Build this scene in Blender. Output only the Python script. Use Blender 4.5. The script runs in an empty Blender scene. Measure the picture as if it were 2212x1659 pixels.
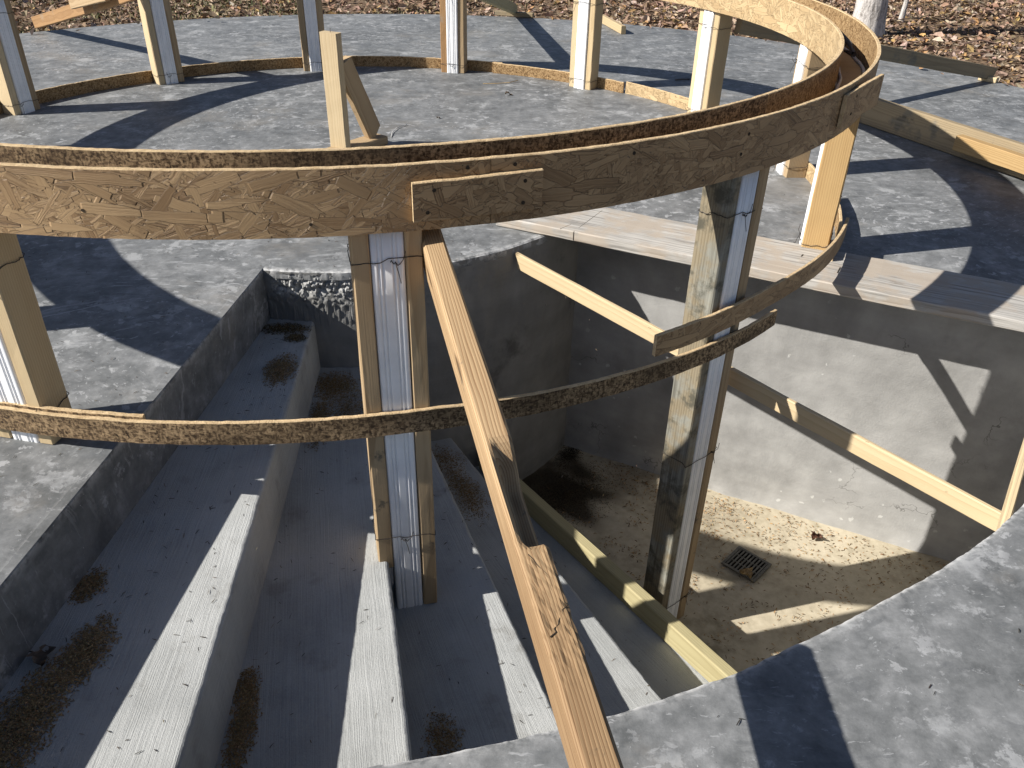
import bpy, bmesh, math, random
import numpy as np
from mathutils import Vector, Matrix, noise as mnoise
R_ = math.radians
random.seed(7); rng = np.random.default_rng(11)
sc = bpy.context.scene
COL = sc.collection

# ------------------------------------------------------------------ camera, sky, sun, exposure
CAMH = 1.2
def make_camera(pitch=32.8, roll=1.4):
    cd = bpy.data.cameras.new('camera'); cam = bpy.data.objects.new('camera', cd); COL.objects.link(cam)
    cd.sensor_fit = 'HORIZONTAL'; cd.sensor_width = 36.0; cd.lens = 36.0 * 1794 / 2212
    cd.clip_start = 0.02; cd.clip_end = 400
    p, r = R_(pitch), R_(roll)
    fw = Vector((0, math.cos(p), -math.sin(p))); rt0 = Vector((1, 0, 0)); up0 = rt0.cross(fw)
    rt = rt0 * math.cos(r) + up0 * math.sin(r); up = -rt0 * math.sin(r) + up0 * math.cos(r)
    m = Matrix((rt, up, -fw)).transposed().to_4x4(); m.translation = (0, 0, CAMH)
    cam.matrix_world = m; sc.camera = cam
make_camera()
SUN = Vector((1.35, 0.38, -1.0)).normalized()          # direction the light travels
w = bpy.data.worlds.new('World'); sc.world = w; w.use_nodes = True
nt = w.node_tree; nt.nodes.clear()
wo = nt.nodes.new('ShaderNodeOutputWorld'); wb = nt.nodes.new('ShaderNodeBackground'); sk = nt.nodes.new('ShaderNodeTexSky')
sk.sky_type = 'NISHITA'; sk.sun_disc = False
sk.sun_elevation = math.asin(-SUN.z); sk.sun_rotation = math.atan2(-SUN.x, -SUN.y) % (2 * math.pi)
sk.air_density = 0.6; sk.dust_density = 0.6; sk.ozone_density = 0.4
wb.inputs['Strength'].default_value = 0.064
nt.links.new(sk.outputs[0], wb.inputs['Color']); nt.links.new(wb.outputs[0], wo.inputs['Surface'])
ld = bpy.data.lights.new('sun', 'SUN'); ld.energy = 5.0; ld.angle = R_(0.55); ld.color = (1.0, 0.955, 0.89)
lo = bpy.data.objects.new('sun', ld); COL.objects.link(lo)
lo.rotation_mode = 'QUATERNION'; lo.rotation_quaternion = SUN.to_track_quat('-Z', 'Y'); lo.location = (-8, -2, 8)
vs = sc.view_settings; vs.view_transform = 'Standard'; vs.look = 'None'; vs.exposure = 0.7; vs.gamma = 1.0
vs.use_curve_mapping = False

# ------------------------------------------------------------------ node helpers
class G:
    def __init__(s, name):
        s.m = bpy.data.materials.new(name); s.m.use_nodes = True; s.t = s.m.node_tree; s.t.nodes.clear()
        s.out = s.t.nodes.new('ShaderNodeOutputMaterial'); s.b = s.t.nodes.new('ShaderNodeBsdfPrincipled')
        s.t.links.new(s.b.outputs[0], s.out.inputs['Surface'])
    def n(s, ty): return s.t.nodes.new(ty)
    def set(s, sock, v):
        if hasattr(v, 'links') or isinstance(v, bpy.types.NodeSocket): s.t.links.new(v, sock)
        elif isinstance(v, (tuple, list)) and len(v) == 3 and sock.type == 'RGBA': sock.default_value = (*v, 1)
        else: sock.default_value = v
    def coord(s, k='Object'): return s.n('ShaderNodeTexCoord').outputs[k]
    def rnd(s): return s.n('ShaderNodeObjectInfo').outputs['Random']
    def attr(s, name):
        a = s.n('ShaderNodeAttribute'); a.attribute_name = name; return a
    def map(s, v, scale=(1, 1, 1), rot=(0, 0, 0), loc=(0, 0, 0)):
        m = s.n('ShaderNodeMapping'); s.set(m.inputs['Vector'], v); s.set(m.inputs['Scale'], scale); s.set(m.inputs['Rotation'], rot); s.set(m.inputs['Location'], loc)
        return m.outputs[0]
    def vm(s, op, a, b=None, scale=None):
        m = s.n('ShaderNodeVectorMath'); m.operation = op; s.set(m.inputs[0], a)
        if b is not None: s.set(m.inputs[1], b)
        if scale is not None: s.set(m.inputs['Scale'], scale)
        return m.outputs['Value'] if op in ('LENGTH', 'DOT_PRODUCT', 'DISTANCE') else m.outputs[0]
    def math(s, op, a, b=None, c=None, clamp=False):
        m = s.n('ShaderNodeMath'); m.operation = op; m.use_clamp = clamp; s.set(m.inputs[0], a)
        if b is not None: s.set(m.inputs[1], b)
        if c is not None: s.set(m.inputs[2], c)
        return m.outputs[0]
    def noise(s, v, scale=5, detail=4, rough=.5, dist=0, col=False):
        m = s.n('ShaderNodeTexNoise'); s.set(m.inputs['Vector'], v); s.set(m.inputs['Scale'], scale); s.set(m.inputs['Detail'], detail)
        s.set(m.inputs['Roughness'], rough); s.set(m.inputs['Distortion'], dist); return m.outputs['Color' if col else 'Fac']
    def vor(s, v, scale=5, feat='F1', rand=1.0):
        m = s.n('ShaderNodeTexVoronoi'); m.feature = feat; s.set(m.inputs['Vector'], v); s.set(m.inputs['Scale'], scale); s.set(m.inputs['Randomness'], rand); return m
    def ramp(s, f, stops, interp='LINEAR'):
        m = s.n('ShaderNodeValToRGB'); s.set(m.inputs[0], f); cr = m.color_ramp; cr.interpolation = interp
        while len(cr.elements) < len(stops): cr.elements.new(0.5)
        for e, (p, c) in zip(cr.elements, stops):
            e.position = p; c = (c, c, c) if isinstance(c, (int, float)) else c; e.color = (*c, 1)
        return m.outputs['Color']
    def mr(s, v, a, b, c=0.0, d=1.0, smooth=True):
        m = s.n('ShaderNodeMapRange'); m.clamp = True; m.interpolation_type = 'SMOOTHSTEP' if smooth else 'LINEAR'
        for i, x in zip((0, 1, 2, 3, 4), (v, a, b, c, d)): s.set(m.inputs[i], x)
        return m.outputs[0]
    def mix(s, f, a, b, mode='MIX'):
        m = s.n('ShaderNodeMix'); m.data_type = 'RGBA'; m.blend_type = mode; m.clamp_factor = True
        s.set(m.inputs[0], f); s.set(m.inputs[6], a); s.set(m.inputs[7], b); return m.outputs[2]
    def mixf(s, f, a, b):
        m = s.n('ShaderNodeMix'); m.data_type = 'FLOAT'; s.set(m.inputs[0], f); s.set(m.inputs[2], a); s.set(m.inputs[3], b); return m.outputs[0]
    def sep(s, v):
        m = s.n('ShaderNodeSeparateXYZ'); s.set(m.inputs[0], v); return m.outputs
    def comb(s, x, y, z):
        m = s.n('ShaderNodeCombineXYZ')
        for i, v in enumerate((x, y, z)): s.set(m.inputs[i], v)
        return m.outputs[0]
    def bump(s, h, dist=.002, strength=1.0):
        m = s.n('ShaderNodeBump'); s.set(m.inputs['Height'], h); m.inputs['Distance'].default_value = dist; m.inputs['Strength'].default_value = strength
        s.t.links.new(m.outputs[0], s.b.inputs['Normal'])
    def fin(s, col, rough=.8, spec=.3, metal=0):
        s.set(s.b.inputs['Base Color'], col); s.set(s.b.inputs['Roughness'], rough); s.set(s.b.inputs['Specular IOR Level'], spec); s.set(s.b.inputs['Metallic'], metal)
        return s.m

def rvec(g, k=7.3):
    r = g.rnd(); return g.comb(g.math('MULTIPLY', r, 13.7), g.math('MULTIPLY', r, 5.1 * k), g.math('MULTIPLY', r, 31.3))

def wood(name, light, dark, freq=170, contrast=.75, weather=0.0, wcol=(.3, .28, .25), stain=0.0, scol=(.1, .09, .07), knots=True, pith=.06, rough=.72, wob_=.02, old=None):
    g = G(name); o = g.coord(); r = rvec(g); p = g.vm('ADD', o, r)
    wob = g.noise(g.map(p, (1.4, 9, 9)), 1.0, 3, .5, col=True)
    q = g.vm('ADD', o, g.vm('SCALE', g.vm('SUBTRACT', wob, (.5, .5, .5)), scale=wob_))
    x, y, z = g.sep(q)
    rr = g.rnd()
    yy = g.math('ADD', y, g.math('MULTIPLY_ADD', rr, .05, pith - .02)); zz = g.math('ADD', z, g.math('MULTIPLY_ADD', rr, -.07, .05))
    rad = g.math('SQRT', g.math('ADD', g.math('MULTIPLY', yy, yy), g.math('MULTIPLY', zz, zz)))
    ph = g.math('MULTIPLY', rad, freq)
    ring = g.math('FRACT', ph)
    ring = g.math('POWER', ring, 2.2)
    soft = g.math('MULTIPLY', ring, g.mr(g.math('FRACT', ph), .9, 1.0, 1, 0))
    fib = g.noise(g.map(p, (6, 420, 420)), 1.0, 3, .6)
    broad = g.noise(g.map(p, (2.0, 22, 22)), 1.0, 3, .55)
    f = g.math('MULTIPLY', soft, contrast)
    f = g.math('MULTIPLY_ADD', g.math('SUBTRACT', fib, .5), .55, f)
    f = g.math('MULTIPLY_ADD', g.math('SUBTRACT', broad, .45), .6, f, clamp=True)
    mid = tuple((a * .55 + b * .45) for a, b in zip(light, dark))
    c = g.ramp(f, [(0, light), (.45, mid), (1, dark)])
    h = g.math('ADD', g.math('MULTIPLY', fib, .6), g.math('MULTIPLY', soft, -.5))
    if knots:
        v = g.vor(g.map(p, (3.1, 9, 9)), 1.0); d = g.math('ADD', v.outputs['Distance'], g.math('MULTIPLY', g.math('SUBTRACT', broad, .5), .12))
        k = g.math('MULTIPLY', g.mr(d, .07, .15, 1, 0), g.mr(g.sep(v.outputs['Color'])[0], .45, .5))
        c = g.mix(g.math('MULTIPLY', k, .8), c, tuple(x * .35 for x in dark))
    if weather:
        wn = g.noise(p, 7, 5, .62); wn2 = g.noise(g.map(p, (2.2, 85, 85)), 1.0, 5, .68)
        wf = g.math('ADD', g.mr(wn, .62 - .35 * weather, .75 - .3 * weather), g.math('MULTIPLY', g.math('SUBTRACT', wn2, .5), .7), clamp=True)
        wc = g.ramp(wn2, [(.36, tuple(x * .40 for x in wcol)), (.5, tuple(x * .82 for x in wcol)), (.64, wcol)])
        c = g.mix(wf, c, wc)
    if stain:
        sn = g.noise(p, 11, 6, .65); c = g.mix(g.math('MULTIPLY', g.mr(sn, .66 - .25 * stain, .72 - .15 * stain), .85), c, scol)
    if old:
        of_ = g.mr(g.math('MULTIPLY_ADD', g.math('SUBTRACT', broad, .5), .5, g.sep(o)[0]), old[0], old[1]); c = g.mix(g.math('MULTIPLY', of_, .8), c, g.mix(1.0, c, old[2], 'MULTIPLY'))
    tone = g.mr(rr, 0, 1, .86, 1.12, False)
    c = g.mix(1.0, c, g.comb(tone, tone, tone), 'MULTIPLY')
    g.bump(h, .0012, .7)
    return g.fin(c, rough, .25)

def osb_flake(name, lo=(.215, .130, .062), hi=(.49, .335, .178), stain=.25, L=.098, Wd=.019):
    g = G(name); uv = g.vm('ADD', g.coord('UV'), rvec(g, 1)); warp = g.noise(g.map(uv, (30, 30, 1)), 1, 4, .6, col=True)
    uv = g.vm('ADD', uv, g.vm('SCALE', g.vm('SUBTRACT', warp, (.5, .5, .5)), scale=.008))
    mid = tuple((x * .52 + y * .48) for x, y in zip(lo, hi))
    col = None; pri = None; hgt = None
    for i, a in enumerate((3, -16, 30, -50, 77, 11, -34)):
        k = (1.2, 1.0, .9, .8, .62, .55, .5)[i]; kw = (1.3, 1.1, 1.1, .9, .7, .36, .34)[i]
        v = g.map(uv, (1, 1, 1), (0, 0, R_(a)), (i * 3.17, i * 1.91, 0)); v = g.map(v, (1 / (L * k), 1 / (Wd * kw), 1))
        f1 = g.vor(v, 1.0, 'F1', .9); f1.distance = 'CHEBYCHEV'; f2 = g.vor(v, 1.0, 'F2', .9); f2.distance = 'CHEBYCHEV'
        s = g.sep(f1.outputs['Color']); gr = g.noise(g.map(v, (.7, 6.5 * kw, 1)), 1.0, 4, .70)
        e = g.mr(g.math('SUBTRACT', f2.outputs['Distance'], f1.outputs['Distance']), .0, .035)
        # some strands are split into bundles of splinters, others are smooth
        spl = g.mr(s[2], .45, .8)
        tone = g.math('MULTIPLY_ADD', g.math('SUBTRACT', gr, .5), g.mixf(spl, .7, 1.9), g.math('MULTIPLY_ADD', s[1], .44, .28), clamp=True)
        ci = g.ramp(tone, [(0, tuple(x * .38 for x in lo)), (.2, lo), (.52, mid), (1, hi)])
        ci = g.mix(g.mr(s[2], .25, .75, .92, .5), g.mix(e, tuple(x * .48 for x in lo), ci), ci)
        pi_ = g.math('ADD', s[0], (.10, .06, .02, 0, -.05, -.03, -.03)[i])
        hi_ = g.math('MULTIPLY_ADD', gr, g.mixf(spl, .2, .7), g.math('MULTIPLY', pi_, e))
        if col is None: col, pri, hgt = ci, pi_, hi_
        else:
            gt = g.math('GREATER_THAN', pi_, pri)
            col = g.mix(gt, col, ci); hgt = g.mixf(gt, hgt, hi_); pri = g.math('MAXIMUM', pri, pi_)
    big = g.noise(uv, 5, 4, .55)
    col = g.mix(g.math('MULTIPLY', g.mr(big, .45, .75), stain), col, tuple(x * .45 for x in lo))
    ch = g.noise(g.map(uv, (45, 90, 1)), 1, 3, .6); col = g.mix(g.mr(ch, .715, .745), col, (.035, .020, .010))
    g.bump(hgt, .0034, 1.0)
    return g.fin(col, .6, .35)

def osb_back(name, lo=(.13, .083, .045), hi=(.42, .295, .165), dark=.5):
    g = G(name); uv = g.vm('ADD', g.coord('UV'), rvec(g, 1))
    v = g.vor(g.map(uv, (150, 260, 1), (0, 0, .35)), 1.0); v2 = g.vor(g.map(uv, (240, 110, 1), (0, 0, -.6)), 1.0)
    t = g.math('MULTIPLY_ADD', g.sep(v2.outputs['Color'])[1], .45, g.math('MULTIPLY', g.sep(v.outputs['Color'])[0], .5))
    nn = g.noise(uv, 60, 5, .7); t = g.math('MULTIPLY_ADD', g.math('SUBTRACT', nn, .5), .9, t, clamp=True)
    c = g.ramp(t, [(0, tuple(x * .3 for x in lo)), (.3, lo), (.75, hi), (1, tuple(min(1, x * 1.15) for x in hi))])
    big = g.noise(g.map(uv, (4, 9, 1)), 1, 4, .6)
    c = g.mix(g.math('MULTIPLY', g.mr(big, .38, .68), dark), c, tuple(x * .3 for x in lo))
    scr = g.math('MULTIPLY', g.math('SINE', g.math('MULTIPLY', g.sep(uv)[0], 1700)), g.math('SINE', g.math('MULTIPLY', g.sep(uv)[1], 1700)))
    g.bump(g.math('MULTIPLY_ADD', scr, .12, t), .0025, .9)
    return g.fin(c, .8, .2)

def osb_edge(name, lo=(.34, .23, .12), hi=(.66, .50, .30)):
    g = G(name); uv = g.vm('ADD', g.coord(), rvec(g)); n = g.noise(uv, 230, 4, .7); n2 = g.noise(uv, 40, 3, .6)
    t = g.math('MULTIPLY_ADD', n, .6, g.math('MULTIPLY', n2, .4)); c = g.ramp(t, [(.3, lo), (.6, hi)])
    g.bump(n, .003, 1); return g.fin(c, .9, .1)

def slab_mat():
    g = G('smooth_trowelled_concrete'); p = g.coord()
    warp = g.noise(p, 2.3, 4, .55, col=True); q = g.vm('ADD', p, g.vm('SCALE', g.vm('SUBTRACT', warp, (.5, .5, .5)), scale=.07))
    a = g.noise(q, 1.1, 5, .62); b = g.noise(q, 9, 9, .70); b2 = g.noise(g.map(q, loc=(3, 8, 2)), 27, 7, .72)
    f = g.math('MULTIPLY_ADD', b, .50, g.math('MULTIPLY_ADD', b2, .26, g.math('MULTIPLY', a, .26)))
    c = g.ramp(f, [(.42, (.096, .100, .101)), (.495, (.148, .153, .154)), (.545, (.187, .192, .193)), (.60, (.244, .249, .250)), (.67, (.335, .340, .341))])
    # blooms of pale laitance with ragged borders
    bl = g.noise(g.map(q, loc=(1, 5, 7)), 6.0, 9, .74); blm = g.mr(bl, .54, .585); blo = g.noise(g.map(p, loc=(5, 3, 1)), 7, 6, .65)
    c = g.mix(g.math('MULTIPLY', g.math('MULTIPLY', blm, g.mr(blo, .40, .58)), .65), c, (.365, .372, .376))
    tn = g.noise(g.map(q, loc=(21, 4, 2)), 2.2, 6, .65); c = g.mix(g.math('MULTIPLY', g.mr(tn, .55, .66), .35), c, (.235, .215, .185))
    dk = g.noise(g.map(q, loc=(9, 2, 4)), 5.0, 9, .72); c = g.mix(g.math('MULTIPLY', g.mr(dk, .53, .62), .35), c, (.112, .116, .118))
    # trowel flecks: short pale dashes, turning over the slab
    ang = g.math('MULTIPLY', g.math('SUBTRACT', g.noise(p, .55, 2, .5), .5), 2.4)
    rot = g.n('ShaderNodeVectorRotate'); rot.rotation_type = 'Z_AXIS'; g.set(rot.inputs['Vector'], p); g.set(rot.inputs['Angle'], ang)
    rv = g.vm('ADD', rot.outputs[0], g.vm('SCALE', g.noise(p, 22, 3, .6, col=True), scale=.025))
    fl = g.noise(g.map(rv, (13, 30, 1)), 1, 4, .62); fl2 = g.noise(g.map(rv, (30, 62, 1), loc=(3, 8, 0)), 1, 4, .65)
    dens = g.mr(g.noise(p, 1.5, 4, .55), .40, .60)
    c = g.mix(g.math('MULTIPLY', g.math('MULTIPLY', g.mr(fl, .60, .64), dens), .65), c, (.38, .385, .39))
    c = g.mix(g.math('MULTIPLY', g.mr(fl2, .625, .665), .5), c, (.36, .365, .37))
    pt = g.noise(g.map(q, loc=(7, 17, 3)), 24, 6, .66); pm = g.mr(g.noise(g.map(p, loc=(2, 6, 9)), 2.1, 4, .6), .46, .60); c = g.mix(g.math('MULTIPLY', g.math('MULTIPLY', g.mr(pt, .575, .61), pm), .7), c, (.40, .405, .41))
    fd = g.noise(g.map(rv, (9, 22, 1), loc=(13, 1, 0)), 1, 5, .65); c = g.mix(g.math('MULTIPLY', g.mr(fd, .56, .66), .45), c, (.095, .10, .105))
    sp = g.noise(p, 130, 3, .6); c = g.mix(g.mr(sp, .72, .76), c, (.5, .5, .5)); c = g.mix(g.math('MULTIPLY', g.mr(sp, .29, .25), .7), c, (.05, .05, .05))
    rim = g.attr('rim').outputs['Fac']; rn = g.noise(p, 38, 4, .65); c = g.mix(g.math('MULTIPLY', rim, g.mr(rn, .35, .6)), c, (.55, .55, .54))
    fine = g.noise(p, 300, 2, .6)
    g.bump(g.math('MULTIPLY_ADD', fine, .15, g.math('MULTIPLY', f, 1.0)), .004, .45)
    return g.fin(c, g.mr(bl, .3, .7, .5, .68), .35)

def broom_mat():
    g = G('broom_finished_concrete'); uv = g.coord('UV'); p = g.coord()
    w = g.noise(uv, 9, 3, .5, col=True); u = g.vm('ADD', uv, g.vm('SCALE', g.vm('SUBTRACT', w, (.5, .5, .5)), scale=.010))
    l = g.noise(g.map(u, (3.5, 430, 1)), 1, 3, .65); l2 = g.noise(g.map(u, (2, 150, 1), loc=(4, 2, 0)), 1, 3, .55); pit = g.noise(p, 210, 4, .75)
    hh = g.math('MULTIPLY_ADD', l2, .45, g.math('MULTIPLY_ADD', pit, .75, l))
    b = g.noise(p, 4.2, 5, .6)
    t = g.math('MULTIPLY_ADD', g.math('SUBTRACT', hh, 1.1), .55, g.math('MULTIPLY_ADD', g.math('SUBTRACT', b, .5), .9, .5))
    c = g.ramp(t, [(.1, (.215, .222, .217)), (.5, (.375, .385, .378)), (.9, (.50, .51, .503))])
    st = g.noise(g.map(p, loc=(3, 7, 1)), 8, 5, .6); c = g.mix(g.math('MULTIPLY', g.mr(st, .58, .72), .35), c, (.15, .14, .12))
    g.bump(hh, .0022, .8)
    return g.fin(c, .88, .2)

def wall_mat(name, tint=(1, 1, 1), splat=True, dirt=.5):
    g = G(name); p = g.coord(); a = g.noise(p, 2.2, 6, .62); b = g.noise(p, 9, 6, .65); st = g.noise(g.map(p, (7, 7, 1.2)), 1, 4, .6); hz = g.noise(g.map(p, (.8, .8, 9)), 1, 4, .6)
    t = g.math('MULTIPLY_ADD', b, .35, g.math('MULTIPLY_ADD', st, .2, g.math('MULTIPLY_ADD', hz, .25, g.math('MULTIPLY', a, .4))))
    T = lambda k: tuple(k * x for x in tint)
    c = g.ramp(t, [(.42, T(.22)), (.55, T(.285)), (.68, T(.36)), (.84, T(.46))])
    fine = g.noise(p, 140, 4, .7)
    if splat:
        v = g.vor(g.vm('ADD', p, g.vm('SCALE', g.noise(p, 12, 4, .6, col=True), scale=.05)), 26); n2 = g.noise(p, 48, 4, .7); d = g.math('MULTIPLY_ADD', g.math('SUBTRACT', n2, .5), .75, g.math('MULTIPLY_ADD', g.sep(v.outputs['Color'])[1], .22, v.outputs['Distance']))
        m = g.math('MULTIPLY', g.mr(d, .20, .26, 1, 0), g.mr(g.sep(v.outputs['Color'])[0], .55, .60)); m = g.math('MULTIPLY', m, g.mr(g.noise(p, 3.3, 3, .6), .49, .56))
        c = g.mix(g.math('MULTIPLY', m, .8), c, (.52, .52, .50))
        vv = g.vor(g.vm('ADD', p, g.vm('SCALE', g.noise(p, 7, 4, .6, col=True), scale=.25)), 3.6, 'DISTANCE_TO_EDGE')
        ck = g.math('MULTIPLY', g.mr(vv.outputs['Distance'], .003, .010, 1, 0), g.mr(g.noise(p, 2.6, 2, .5), .60, .66)); c = g.mix(g.math('MULTIPLY', ck, .6), c, (.05, .048, .042))
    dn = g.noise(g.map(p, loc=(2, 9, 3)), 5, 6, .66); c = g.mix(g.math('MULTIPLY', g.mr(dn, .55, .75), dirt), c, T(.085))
    at = g.attr('rough').outputs['Fac']; pitt = g.noise(p, 75, 4, .7)
    c = g.mix(at, c, g.ramp(pitt, [(.3, (.12, .12, .115)), (.6, (.42, .42, .41))]))
    g.bump(g.math('MULTIPLY_ADD', b, .8, g.math('MULTIPLY', fine, .3)), .006, .6)
    return g.fin(c, .85, .22)

def floor_mat():
    g = G('sandy_floor_concrete'); p = g.coord(); a = g.noise(p, 2.2, 5, .6); b = g.noise(p, 26, 5, .65)
    c = g.ramp(g.math('MULTIPLY_ADD', b, .4, g.math('MULTIPLY', a, .6)), [(.35, (.29, .25, .18)), (.52, (.46, .405, .30)), (.7, (.58, .52, .40))])
    m = g.noise(g.map(p, loc=(4, 1, 2)), 6, 5, .66); c = g.mix(g.math('MULTIPLY', g.mr(m, .56, .72), .45), c, (.10, .085, .045))
    at = g.attr('deep_brown').outputs['Fac']; c = g.mix(g.math('MULTIPLY', at, .9), c, (.03, .022, .013))  # blends to a very dark brown around the inner corner of the floor
    g.bump(b, .003, .6); return g.fin(c, .9, .15)

def plain(name, col, rough=.6, spec=.4, metal=0, var=0.0, scale=40):
    g = G(name)
    if var:
        n = g.noise(g.coord(), scale, 4, .6); c = g.ramp(n, [(.3, tuple(x * (1 - var) for x in col)), (.7, tuple(min(1, x * (1 + var)) for x in col))])
    else: c = col
    return g.fin(c, rough, spec, metal)

def vcol_mat(name, rough=.8, spec=.15, transl=0):
    g = G(name); c = g.attr('tint').outputs['Color']; n = g.noise(g.coord(), 60, 3, .6)
    c = g.mix(1.0, c, g.ramp(n, [(.25, .65), (.7, 1.15)]), 'MULTIPLY')
    if transl: g.b.inputs['Transmission Weight'].default_value = 0
    return g.fin(c, rough, spec)

def bark_mat(name, lo, hi):
    g = G(name); p = g.coord(); w = g.vm('ADD', p, g.vm('SCALE', g.noise(p, 14, 3, .6, col=True), scale=.05))
    a = g.noise(g.map(w, (48, 48, 9)), 1, 4, .6); n = g.noise(p, 60, 5, .7); big = g.noise(p, 5, 3, .5)
    t = g.math('MULTIPLY_ADD', n, .35, g.math('MULTIPLY_ADD', big, .25, g.math('MULTIPLY', a, .55))); c = g.ramp(t, [(.42, lo), (.62, hi)])
    g.bump(g.math('MULTIPLY_ADD', n, .3, a), .012, .8); return g.fin(c, .95, .1)

def pvc_mat():
    g = G('white_vinyl'); p = g.coord(); n = g.noise(g.vm('ADD', p, rvec(g)), 14, 5, .6); n2 = g.noise(g.map(p, (120, 120, 2)), 1, 3, .6)
    c = g.ramp(n, [(.3, (.78, .785, .79)), (.6, (.87, .875, .88))]); c = g.mix(g.math('MULTIPLY', g.mr(n2, .62, .75), .10), c, (.5, .49, .47))
    d = g.noise(g.map(p, loc=(1, 4, 2)), 40, 4, .7); c = g.mix(g.math('MULTIPLY', g.mr(d, .68, .76), .5), c, (.38, .36, .33))
    return g.fin(c, .38, .5)

M = {}
M['pine'] = wood('fresh_pine', (.49, .38, .225), (.34, .23, .115), 150, .55)
M['pine2'] = wood('pale_pine', (.58, .46, .285), (.40, .285, .15), 130, .45)
M['pineold'] = wood('dusty_pine', (.40, .295, .175), (.25, .165, .085), 150, .7, stain=.15)
M['orange'] = wood('amber_pine', (.44, .30, .14), (.29, .165, .065), 140, .7)
M['prop'] = wood('resinous_pine', (.42, .295, .165), (.20, .11, .05), 230, .95, stain=.08, pith=.045, wob_=.03, old=(.65, 1.0, (.62, .57, .53)))
M['brown'] = wood('brown_spruce', (.33, .195, .09), (.19, .10, .042), 130, .6, weather=.15, wcol=(.35, .25, .16))
M['grey'] = wood('weathered_plank', (.40, .35, .29), (.23, .19, .15), 150, .9, weather=.6, wcol=(.44, .42, .385))
M['greywet'] = wood('cement_stained_board', (.27, .225, .15), (.13, .10, .06), 130, .8, weather=.5, wcol=(.30, .295, .25), stain=.75, scol=(.075, .072, .055))
M['treated'] = wood('green_treated_pine', (.38, .335, .19), (.26, .215, .11), 140, .6)
M['dun'] = wood('dun_treated_pine', (.30, .235, .145), (.17, .125, .075), 140, .55, weather=.25, wcol=(.22, .19, .14))
M['flake'] = osb_flake('osb_flake_face')
M['flake2'] = osb_flake('osb_flake_pale', (.33, .225, .115), (.58, .44, .25), .10)
M['oback'] = osb_back('osb_rough_back', dark=.62)
M['oback2'] = osb_back('osb_warm_back', (.24, .145, .065), (.44, .30, .155), .25)
M['oedge'] = osb_edge('osb_cut_edge')
M['slab'] = slab_mat(); M['broom'] = broom_mat()
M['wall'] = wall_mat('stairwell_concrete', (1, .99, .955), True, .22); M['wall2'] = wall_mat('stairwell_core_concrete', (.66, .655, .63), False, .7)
M['floor'] = floor_mat(); M['pvc'] = pvc_mat()
M['wire'] = plain('black_tie_wire', (.035, .03, .026), .6, .4, .3)
M['iron'] = plain('grey_grate_plastic', (.115, .11, .095), .7, .3, 0, .35, 60)
M['black'] = plain('drain_hole_shade', (.012, .011, .010), .95, .05)
M['kerf'] = plain('saw_kerf_shadow', (.05, .04, .03), .95, .05)
M['caulk'] = plain('white_caulk', (.55, .54, .52), .8, .2, 0, .2, 90)
M['leaf'] = vcol_mat('dry_leaves'); M['chip'] = vcol_mat('wood_shavings'); M['needle'] = vcol_mat('needle_litter')
M['soil'] = plain('woodland_soil', (.15, .105, .07), .95, .1, 0, .5, 25)
M['bark'] = bark_mat('grey_bark', (.17, .155, .14), (.52, .49, .46))
M['barkd'] = bark_mat('dark_bark', (.04, .034, .03), (.16, .14, .12))
M['nail'] = plain('nail_steel', (.25, .24, .23), .4, .5, 1)

# ------------------------------------------------------------------ object helpers
def link(o, parent=None):
    COL.objects.link(o)
    if parent is not None: o.parent = parent
    return o
def tag(o, label=None, cat=None, group=None, kind=None):
    if label: o['label'] = label
    if cat: o['category'] = cat
    if group: o['group'] = group
    if kind: o['kind'] = kind
    return o
def empty(name, loc=(0, 0, 0), rz=0.0):
    o = bpy.data.objects.new(name, None); o.empty_display_size = .1; o.location = loc; o.rotation_euler = (0, 0, rz); return link(o)
def mesh_obj(name, verts, faces, mats, parent=None, mi=None, uvs=None, smooth=False, mtx=None):
    me = bpy.data.meshes.new(name); me.from_pydata([tuple(v) for v in verts], [], faces)
    for m in (mats if isinstance(mats, (list, tuple)) else [mats]): me.materials.append(m)
    if mi is not None: me.polygons.foreach_set('material_index', mi)
    if uvs is not None:
        ul = me.uv_layers.new(name='UVMap'); li = np.zeros(len(me.loops), dtype=np.int32); me.loops.foreach_get('vertex_index', li)
        if callable(uvs): pass
        else: ul.data.foreach_set('uv', np.asarray(uvs, dtype=np.float32).ravel())
    if smooth: me.polygons.foreach_set('use_smooth', [True] * len(me.polygons))
    me.update()
    o = bpy.data.objects.new(name, me)
    if mtx is not None: o.matrix_basis = mtx
    return link(o, parent)

def sub(child, part):      # make a piece a sub-part of a part of the same thing
    child.parent = part; child.matrix_basis = part.matrix_basis.inverted() @ child.matrix_basis; return child
def frame(p0, p1, up=(0, 0, 1)):
    p0, p1 = Vector(p0), Vector(p1); x = (p1 - p0).normalized(); u = Vector(up)
    y = u.cross(x)
    if y.length < 1e-4: y = Vector((0, 1, 0)).cross(x)
    y.normalize(); z = x.cross(y)
    m = Matrix((x, y, z)).transposed().to_4x4(); m.translation = p0; return m, (p1 - p0).length

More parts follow.
